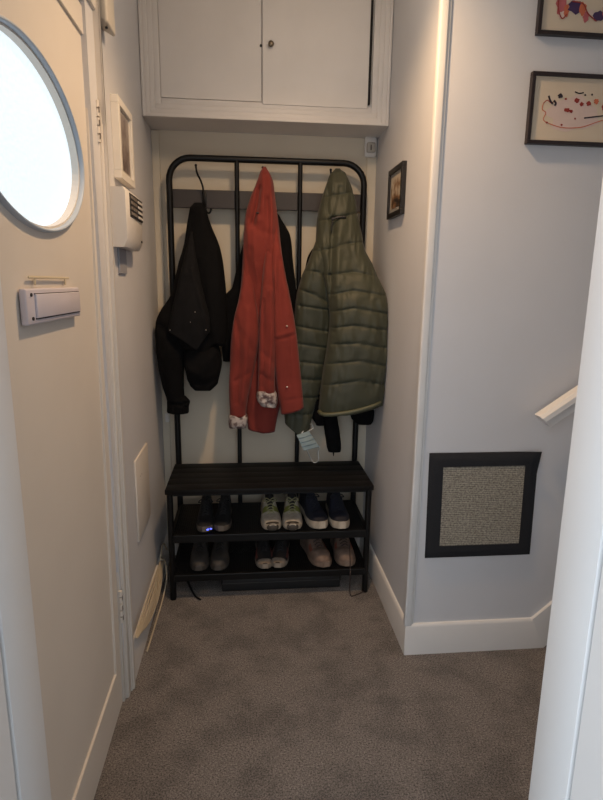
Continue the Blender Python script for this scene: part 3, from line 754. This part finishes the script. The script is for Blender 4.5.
# laces that hang to the carpet, and the small blue light
bm = new(); tube(bm, cr_spline([(.806, -.30, .215), (.800, -.352, .17), (.798, -.372, .10), (.797, -.375, .05), (.802, -.38, .006), (.83, -.372, .004), (.865, -.352, .004), (.872, -.34, .004)], 6), .0026, 7)
obj('dangling_lace', bm, c('dark_brown_lace', (58, 46, 42)), tp[1], smooth=True)
tp_l = tp[1].children[-1]
_o = tp_l; _m = Matrix.Translation(Vector(tp[1].location)) @ Matrix.Rotation(tp[1].rotation_euler.z, 4, 'Z')
_o.data.transform(Matrix.Rotation(-tp[1].rotation_euler.z, 4, 'Z'))
bm = new(); ellipsoid(bm, (.012, -.137, .022), (.006, .004, .004), 12); ellipsoid(bm, (.026, -.131, .022), (.005, .004, .003), 12)
obj('blue_light', bm, emit('blue_led', (.08, .12, 1.0), 3.0), bl[0], smooth=True, local=True)

# ------------------------------------------------------------------ things on and near the floor
t = thing('flat_case', 'flat black case lying on the carpet under the lower shelf', 'case', (.50, -.18, 0))
bm = new(); box(bm, (.226, -.30, .002), (.772, -.04, .062), .006, seg=3); obj('case_body', bm, mat('black_case_vinyl', (18, 18, 19), .6, .2, 30), t, smooth='auto')
bm = new(); box(bm, (.224, -.302, .040), (.774, -.038, .044), .001); obj('lid_seam', bm, mat('black_case_seam', (30, 30, 31), .5), t)
bm = new(); tube(bm, cr_spline([(.035, -.14, .03), (.06, -.20, .012), (.085, -.27, .006), (.11, -.33, .005), (.135, -.36, .005)], 6), .005, 8, flat=.5)
tagp(obj('strap', bm, BLACKM, smooth=True), 'thin black strap on the carpet beside the rack\'s left leg', 'strap')
CAB = mat('cream_cable', (196, 182, 158), .55)
bm = new()
def cable(pts): tube(bm, cr_spline(pts, 8), .0035, 8)
x = XL+.020
for k in range(4):
    o = .005*k; u = .009*k
    cable([(x+o*.4, -.28+.02*k, .150-u), (x+o*.6, -.45, .168-u*1.9), (x+o*.6, -.64, .176-u*1.9), (x+o*.6, -.815+.012*k, .170-u*.7), (x+.006, -.822+.012*k, .158-u*.5), (x+.008+o*.3, -.64, .138-u*1.5), (x+.01+o*.3, -.45, .122-u*1.6), (x+.008, -.29, .116-u)])
cable([(x+.004, -.27, .16), (x+.012, -.22, .12), (x+.02, -.25, .05), (x+.016, -.36, .012), (x+.012, -.52, .006), (x+.008, -.70, .006)])
cable([(x, -.29, .15), (x-.004, -.20, .18), (x-.006, -.12, .16), (x-.004, -.06, .10)])
tagp(obj('cable', bm, CAB, smooth=True), 'cream cable gathered in loops along the left baseboard', 'cable')

# ------------------------------------------------------------------ things on the walls
def wall_box(name, label, cat, loc): return thing(name, label, cat, loc)
# alarm panel
t = thing('alarm_panel', 'white alarm keypad box on the left wall below the white picture frame', 'alarm panel', (XL, -.625, 1.49))
bm = new(); ya, yb, za, zb, xf = -.76, -.49, 1.492, 1.672, XL+.050
pts = [(XL, ya), (xf-.006, ya), (xf, ya+.012), (xf-.004, yb-.02), (xf-.018, yb), (XL, yb)]
lo_ = [bm.verts.new((p[0]-(.012 if 0 < i < 5 else 0), p[1], za)) for i, p in enumerate(pts)]
md_ = [bm.verts.new((p[0], p[1], za+.025)) for p in pts]
hi_ = [bm.verts.new((p[0], p[1], zb-.01)) for p in pts]; tp_ = [bm.verts.new((p[0]-(.008 if 0 < i < 5 else 0), p[1], zb)) for i, p in enumerate(pts)]
for a, b in ((lo_, md_), (md_, hi_), (hi_, tp_)):
    for i in range(6): bm.faces.new((a[i], a[(i+1) % 6], b[(i+1) % 6], b[i]))
bm.faces.new(lo_); bm.faces.new(tp_)
obj('housing', bm, PLASTIC, t, smooth='auto')
bm = new(); box(bm, (xf-.004, -.725, 1.588), (xf+.002, -.515, 1.660), .002); kpad = obj('keypad', bm, DARKPL, t)
for i in range(4):
    for j in range(3):
        bm = new(); box(bm, (xf+.0015, -.715+j*.034, 1.594+i*.0165), (xf+.004, -.690+j*.034, 1.604+i*.0165), .001); obj('key', bm, mat('keypad_grey', (120, 112, 104), .5), kpad)
for i in range(4):
    bm = new(); box(bm, (xf+.0015, -.60, 1.594+i*.0165), (xf+.0045, -.525, 1.602+i*.0165), .001); obj('key', bm, PLASTIC, kpad)
bm = new(); cyl(bm, (xf-.003, -.535, 1.522), (1, 0, 0), .004, .006, 10); obj('indicator', bm, DARKPL, t)
# thin grey plate on the wall below it
bm = new(); box(bm, (XL, -.71, 1.41), (XL+.006, -.60, 1.492), .002); tagp(obj('cable_cover', bm, mat('grey_wall_patch', (150, 152, 160), .7)), 'grey cover plate on the wall right below the alarm keypad box', 'cover')
# white picture frame
def framed(name, label, loc, axis, u0, u1, z0, z1, face, fw, th, fm, content, back_gap=0.0, mount=None, mw=.0):
    """axis 'x+' hangs on the left wall, 'x-' on the right wall, 'y-' on the wall facing the camera; face = coordinate of the wall"""
    t = thing(name, label, 'picture', loc)
    def bx_(b, ua, ub, za_, zb_, d0, d1, bev=.0015, mi=0):
        if axis == 'x+': box(b, (face+d0, ua, za_), (face+d1, ub, zb_), bev, mi)
        elif axis == 'x-': box(b, (face-d1, ua, za_), (face-d0, ub, zb_), bev, mi)
        else: box(b, (ua, face-d1, za_), (ub, face-d0, zb_), bev, mi)
    b = new()
    bx_(b, u0, u1, z1-fw, z1, 0, th); bx_(b, u0, u1, z0, z0+fw, 0, th); bx_(b, u0, u0+fw, z0+fw, z1-fw, 0, th); bx_(b, u1-fw, u1, z0+fw, z1-fw, 0, th)
    obj('picture_frame', b, fm, t)
    b = new(); bx_(b, u0+fw*.5, u1-fw*.5, z0+fw*.5, z1-fw*.5, th*.25, th*.6, 0); obj('mount', b, mount or content, t)
    if mw:
        b = new(); bx_(b, u0+fw+mw, u1-fw-mw, z0+fw+mw, z1-fw-mw, th*.6, th*.63, 0); obj('print', b, content, t)
    return t
WF = mat('white_frame_paint', (232, 226, 216), .45)
def picmat(name, stops, scale, stretch=(1, 1, 1)):
    M = bpy.data.materials.new(name); M.use_nodes = True; nt = M.node_tree; b = nt.nodes['Principled BSDF']
    tc = nt.nodes.new('ShaderNodeTexCoord'); mp = nt.nodes.new('ShaderNodeMapping'); mp.inputs['Scale'].default_value = stretch
    n = nt.nodes.new('ShaderNodeTexNoise'); n.inputs['Scale'].default_value = scale; n.inputs['Detail'].default_value = 2
    nt.links.new(tc.outputs['Object'], mp.inputs['Vector']); nt.links.new(mp.outputs['Vector'], n.inputs['Vector'])
    sx = nt.nodes.new('ShaderNodeSeparateXYZ'); nt.links.new(tc.outputs['Object'], sx.inputs[0])
    ad = nt.nodes.new('ShaderNodeMath'); ad.operation = 'MULTIPLY_ADD'; ad.inputs[1].default_value = 1.6; nt.links.new(sx.outputs['Z'], ad.inputs[0]); nt.links.new(n.outputs['Fac'], ad.inputs[2])
    cr = nt.nodes.new('ShaderNodeValToRGB'); el = cr.color_ramp.elements
    while len(el) < len(stops): el.new(.5)
    for e_, (p, cc) in zip(el, stops): e_.position = p; e_.color = (*lin(cc), 1)
    nt.links.new(ad.outputs[0], cr.inputs['Fac']); nt.links.new(cr.outputs['Color'], b.inputs['Base Color'])
    b.inputs['Roughness'].default_value = .35
    return M
PHOTO1 = picmat('photo_print_grey', [(.30, (40, 36, 38)), (.55, (96, 78, 74)), (.80, (150, 138, 132))], 26)
PHOTO2 = picmat('photo_print_brown', [(.45, (44, 36, 32)), (.60, (128, 92, 60)), (.75, (190, 176, 156))], 22)
t = framed('framed_photograph', 'white box frame with a small photograph on the left wall above the alarm box', (XL, -.58, 1.705), 'x+', -.695, -.475, 1.708, 1.952, XL, .024, .024, WF, PHOTO1, mount=mat('mount_ivory', (186, 178, 168), .6), mw=.012)
t = framed('framed_photograph', 'small black framed photograph on the right wall of the niche beside the olive jacket', (XR, -.34, 1.652), 'x-', -.447, -.235, 1.652, 1.842, XR, .020, .018, mat('black_frame', (22, 19, 20), .4), PHOTO2, mount=mat('mount_grey', (150, 146, 140), .6), mw=.014)
# ink prints
PAPER = mat('cream_paper', (206, 190, 168), .5, .05, 4)
INKS = [mat('ink_red', (150, 52, 44), .6), mat('ink_dark', (44, 34, 42), .6), mat('ink_violet', (66, 44, 84), .6), mat('ink_orange', (196, 106, 74), .6), mat('ink_pale', (208, 186, 176), .6), mat('ink_rose', (180, 96, 100), .6)]
def ribbon(bm, pts, wd, y, mi):
    pts = cr_spline([(p[0], 0, p[1]) for p in pts], 6); L_ = []
    for i, p in enumerate(pts):
        d = (pts[min(i+1, len(pts)-1)]-pts[max(i-1, 0)]).normalized(); nrm = Vector((-d.z, 0, d.x))
        L_.append((bm.verts.new((p.x+nrm.x*wd, y, p.z+nrm.z*wd)), bm.verts.new((p.x-nrm.x*wd, y, p.z-nrm.z*wd))))
    for a, b in zip(L_[:-1], L_[1:]):
        f = bm.faces.new((a[0], a[1], b[1], b[0])); f.material_index = mi
def blob(bm, cx, cz, rx, rz, y, mi, n=14, ph=0):
    vs = [bm.verts.new((cx+rx*math.cos(2*math.pi*i/n)*(1+.22*math.sin(3*i+ph)), y, cz+rz*math.sin(2*math.pi*i/n)*(1+.22*math.cos(2*i+ph)))) for i in range(n)]
    f = bm.faces.new(vs); f.material_index = mi
BF = mat('dark_wood_frame', (40, 30, 30), .4, .2, 20)
def ink_picture(label, x0, x1, z0, z1, kind):
    t = framed('framed_print', label, ((x0+x1)/2, YF, z0), 'y-', x0, x1, z0, z1, YF, .012, .018, BF, PAPER)
    yy = YF-.0112; b = new()
    if kind == 0:      # loose pale shape with red outline and dark dabs
        blob(b, 1.385, 1.925, .085, .05, yy, 4)
        ribbon(b, [(1.285, 1.953), (1.283, 1.935), (1.296, 1.925), (1.290, 1.905), (1.315, 1.893), (1.36, 1.884), (1.42, 1.888), (1.47, 1.905), (1.52, 1.92)], .0013, yy-.0006, 3)
        ribbon(b, [(1.285, 1.953), (1.297, 1.962), (1.31, 1.955), (1.325, 1.962)], .0013, yy-.0006, 0)
        ribbon(b, [(1.300, 1.975), (1.306, 1.962), (1.316, 1.952)], .003, yy-.0008, 1)
        ribbon(b, [(1.318, 1.962), (1.326, 1.954), (1.322, 1.947)], .003, yy-.0008, 1)
        for i, (a, z, rx, rz, mi) in enumerate([(1.338, 1.976, .008, .007, 1), (1.357, 1.968, .004, .003, 0), (1.365, 1.936, .010, .006, 0), (1.379, 1.933, .006, .005, 0), (1.395, 1.965, .009, .007, 0), (1.412, 1.955, .007, .006, 0), (1.435, 1.958, .008, .007, 0), (1.42, 1.982, .003, .003, 1), (1.443, 1.984, .003, .003, 1), (1.46, 1.965, .008, .008, 3), (1.395, 1.912, .003, .003, 0), (1.352, 1.892, .004, .003, 0), (1.302, 1.897, .004, .003, 0), (1.49, 1.95, .01, .01, 0), (1.52, 1.94, .02, .012, 3)]):
            blob(b, a, z, rx, rz, yy-.001, mi, ph=i)
        ribbon(b, [(1.425, 1.915), (1.46, 1.92), (1.50, 1.926)], .002, yy-.0008, 1)
        ribbon(b, [(1.385, 1.99), (1.40, 1.986), (1.415, 1.989)], .0018, yy-.0008, 1)
    else:              # loose rose and violet shapes
        for i, (a, z, rx, rz, mi) in enumerate([(1.312, 2.232, .016, .030, 5), (1.318, 2.202, .012, .010, 4), (1.330, 2.215, .008, .018, 3), (1.357, 2.226, .022, .018, 2), (1.382, 2.222, .012, .018, 3), (1.395, 2.200, .010, .014, 5), (1.410, 2.214, .010, .008, 4), (1.435, 2.205, .018, .014, 2), (1.46, 2.22, .014, .02, 5), (1.50, 2.23, .03, .03, 3)]):
            blob(b, a, z, rx, rz, yy-.0006-.0001*i, mi, ph=i)
        ribbon(b, [(1.300, 2.25), (1.304, 2.215), (1.318, 2.192), (1.332, 2.205)], .0018, yy-.002, 0)
        ribbon(b, [(1.345, 2.24), (1.38, 2.236), (1.40, 2.21), (1.43, 2.19)], .0018, yy-.002, 0)
    obj('drawing', b, INKS, t)
ink_picture('dark framed print of red and black ink marks, lower of the two prints', 1.239, 1.62, 1.832, 2.042, 0)
ink_picture('dark framed print of rose and violet shapes, upper of the two prints', 1.241, 1.60, 2.145, 2.36, 1)
# scratching mat
t = thing('scratching_mat', 'square sisal mat with a wide black border on the wall above the baseboard', 'mat', (1.2, YF, .4))
bm = new()
def mx(u, v): return (1.397-.407)*0 + .990 + .407*u + .007*(1-v) + .0*u, .400 + .403*v
C0, C1 = (.994, .398), (1.401, .804)
gx = [C0[0]+(C1[0]-C0[0])*i/24 for i in range(25)]; gz = [C0[1]+(C1[1]-C0[1])*i/24 for i in range(25)]
gv = {}
def gvert(i, j):
    if (i, j) not in gv:
        edge = min(i, j, 24-i, 24-j); gv[(i, j)] = bm.verts.new((gx[i], YF-.014+(.009 if edge == 0 else 0), gz[j]))
    return gv[(i, j)]
for i in range(24):
    for j in range(24):
        if min(i, j, 23-i, 23-j) < 3: bm.faces.new((gvert(i, j), gvert(i+1, j), gvert(i+1, j+1), gvert(i, j+1)))
for i in range(3, 21):     # inner edge of the border turns down to the weave
    for (a_, b_2) in (((i, 3), (i+1, 3)), ((i, 21), (i+1, 21)), ((3, i), (3, i+1)), ((21, i), (21, i+1))):
        va, vb = gv[a_], gv[b_2]; c1 = bm.verts.new(va.co+Vector((0, .004, 0))); c2 = bm.verts.new(vb.co+Vector((0, .004, 0))); bm.faces.new((va, vb, c2, c1))
BORD = mat('black_twill_border', (26, 27, 32), .85, .2, 200, .2, 700)
for v in bm.verts:   # slightly skewed, upper right corner lifting
    k = (v.co.z-C0[1])/(C1[1]-C0[1]); u = (v.co.x-C0[0])/(C1[0]-C0[0])
    v.co.x += -.004*k + .004*(1-k); v.co.y -= .022*max(0, u+k-1.8)/.2; v.co.z += .005*max(0, u+k-1.8)/.2
box(bm, (C0[0]+.004, YF-.009, C0[1]+.004), (C1[0]-.004, YF, C1[1]-.004), .003)
obj('border', bm, BORD, t, smooth='auto')
SIS = bpy.data.materials.new('sisal_weave'); SIS.use_nodes = True; nt = SIS.node_tree; b_ = nt.nodes['Principled BSDF']
tc = nt.nodes.new('ShaderNodeTexCoord'); w1 = nt.nodes.new('ShaderNodeTexWave'); w1.bands_direction = 'Z'; w1.inputs['Scale'].default_value = 44; w1.inputs['Distortion'].default_value = 1.5; w1.inputs['Detail Scale'].default_value = 6
w2 = nt.nodes.new('ShaderNodeTexNoise'); w2.inputs['Scale'].default_value = 150
for n_ in (w1, w2): nt.links.new(tc.outputs['Object'], n_.inputs['Vector'])
ml = nt.nodes.new('ShaderNodeMath'); ml.operation = 'MULTIPLY_ADD'; ml.inputs[1].default_value = .28; nt.links.new(w1.outputs['Fac'], ml.inputs[0]); nt.links.new(w2.outputs['Fac'], ml.inputs[2])
cr = nt.nodes.new('ShaderNodeValToRGB'); cr.color_ramp.elements[0].position = .36; cr.color_ramp.elements[0].color = (*lin((92, 86, 78)), 1); cr.color_ramp.elements[1].position = .95; cr.color_ramp.elements[1].color = (*lin((176, 168, 152)), 1)
nt.links.new(ml.outputs[0], cr.inputs['Fac']); nt.links.new(cr.outputs['Color'], b_.inputs['Base Color']); b_.inputs['Roughness'].default_value = .9
bp = nt.nodes.new('ShaderNodeBump'); bp.inputs['Strength'].default_value = .6; bp.inputs['Distance'].default_value = .003; nt.links.new(ml.outputs[0], bp.inputs['Height']); nt.links.new(bp.outputs['Normal'], b_.inputs['Normal'])
bm = new(); box(bm, (1.042, YF-.0125, .446), (1.353, YF-.009, .756), .001); obj('sisal_panel', bm, SIS, t)
# handrail
t = thing('handrail', 'white moulded stair handrail rising behind the right doorway post', 'handrail', (1.35, YF-.05, .93))
bm = new(); a2 = math.radians(35.0); dirv = Vector((math.cos(a2), 0, math.sin(a2))); upv = Vector((-math.sin(a2), 0, math.cos(a2)))
prof = [(-.020, -.010), (-.016, -.034), (.016, -.034), (.020, -.010), (.028, -.002), (.027, .014), (.017, .024), (-.017, .024), (-.027, .014), (-.028, -.002)]
base = Vector((1.366, YF-.055, .934)); rings = []
for L_ in (0, .9):
    rings.append([bm.verts.new(base + dirv*(L_-.25*b*(L_ == 0)) + Vector((0, a, 0)) + upv*b) for a, b in prof])
for i in range(10): bm.faces.new((rings[0][i], rings[0][(i+1) % 10], rings[1][(i+1) % 10], rings[1][i]))
bm.faces.new(rings[0]); bm.faces.new(rings[1]); obj('rail', bm, WOOD, t, smooth='auto')
bm = new(); tube(bm, [base+dirv*.25+upv*-.03, base+dirv*.25+Vector((0, .02, -.06)), base+dirv*.25+Vector((0, .055, -.07))], .008, 10); obj('bracket', bm, WOOD, t, smooth='auto')
# motion sensor in the niche
t = thing('motion_sensor', 'small white sensor with a rounded lens high on the niche wall, right of the rack', 'sensor', (.918, YB, 1.95))
bm = new(); box(bm, (.890, YB-.032, 1.956), (.946, YB-.012, 2.046), .010, seg=4); obj('housing', bm, PLASTIC, t, smooth='auto')
bm = new(); box(bm, (.898, YB-.040, 1.975), (.938, YB-.028, 2.020), .008, seg=4); obj('lens', bm, mat('sensor_lens', (188, 180, 168), .25), t, smooth='auto')
bm = new(); box(bm, (.914, YB-.042, 1.985), (.920, YB-.039, 2.008), .001); obj('indicator', bm, mat('sensor_slot', (110, 100, 90), .4), t)
bm = new(); box(bm, (.900, YB-.013, 1.965), (.936, YB, 2.040), .002); obj('mounting_plate', bm, PLASTIC, t)
# contact sensor at the top left
t = thing('chime_box', 'narrow cream box high on the left wall beside the front door frame', 'door chime', (XL, -.76, 2.08))
bm = new(); box(bm, (XL, -.835, 2.105), (XL+.036, -.735, 2.32), .007, seg=3)
for v in bm.verts:
    if v.co.z < 2.13 and v.co.x > XL+.02: v.co.z -= .012
obj('housing', bm, mat('cream_plastic', (206, 198, 184), .45), t, smooth='auto')
bm = new(); cyl(bm, (XL+.024, -.80, 2.092), (0, 0, 1), .004, .004, 10); obj('screw', bm, DARKPL, t)
# blank access panel, white tag
t = thing('access_panel', 'off-white rectangular plate low on the left wall beside the door frame', 'panel', (XL, -.51, .42))
bm = new(); box(bm, (XL, -.635, .425), (XL+.008, -.385, .742), .003, seg=2); obj('plate', bm, mat('panel_offwhite', (216, 208, 198), .5), t, smooth='auto')
for yy, zz in ((-.56, .66), (-.535, .66)):
    bm = new(); cyl(bm, (XL+.008, yy, zz), (1, 0, 0), .003, .002, 10); obj('screw', bm, mat('screw_grey', (150, 142, 134), .4), t)
bm = new(); p = at(168, 416.5, YB); box(bm, (p[0]-.009, YB-.03, p[2]-.022), (p[0]+.009, YB, p[2]+.022), .004)
tagp(obj('cable_clip', bm, PLASTIC), 'small white block on the back wall just below the black coat\'s cuff', 'clip')

# ------------------------------------------------------------------ light
w = bpy.data.worlds.new('world'); scn.world = w; w.use_nodes = True
bg = w.node_tree.nodes['Background']; bg.inputs[0].default_value = (.82, .91, 1.0, 1)
# unseen room behind the doorway: dim, with brightness added from behind left
wn = w.node_tree; wc = wn.nodes.new('ShaderNodeTexCoord'); wd = wn.nodes.new('ShaderNodeVectorMath'); wd.operation = 'DOT_PRODUCT'
dl = Vector((-.55, -.80, .25)).normalized(); wd.inputs[1].default_value = dl
wp = wn.nodes.new('ShaderNodeMapRange'); wp.interpolation_type = 'SMOOTHSTEP'
for i_, v_ in zip((1, 2, 3, 4), (.35, .95, .40, 2.5)): wp.inputs[i_].default_value = v_
wn.links.new(wc.outputs['Generated'], wd.inputs[0]); wn.links.new(wd.outputs['Value'], wp.inputs[0]); wn.links.new(wp.outputs[0], bg.inputs[1])
def light(name, typ, loc, energy, rgb, size=.1, rot=None):
    l = bpy.data.lights.new(name, typ); l.energy = energy; l.color = rgb
    if typ == 'POINT': l.shadow_soft_size = size
    o = bpy.data.objects.new(name, l); col.objects.link(o); o.location = loc
    return o
l = light('hall_downlight', 'SPOT', (.58, -1.02, 2.52), 60, (1.0, .64, .34))
l.data.shadow_soft_size = .03; l.data.spot_size = math.radians(142); l.data.spot_blend = 1.0
light('cupboard_fill', 'POINT', (.62, -1.02, 2.46), 5.5, (1.0, .80, .60), .06)  # added fill that brightens the cupboard front, no separate lamp
vs = scn.view_settings
vs.view_transform = 'Standard'; vs.look = 'None'; vs.gamma = 1.0; vs.use_curve_mapping = False; vs.exposure = 0.0
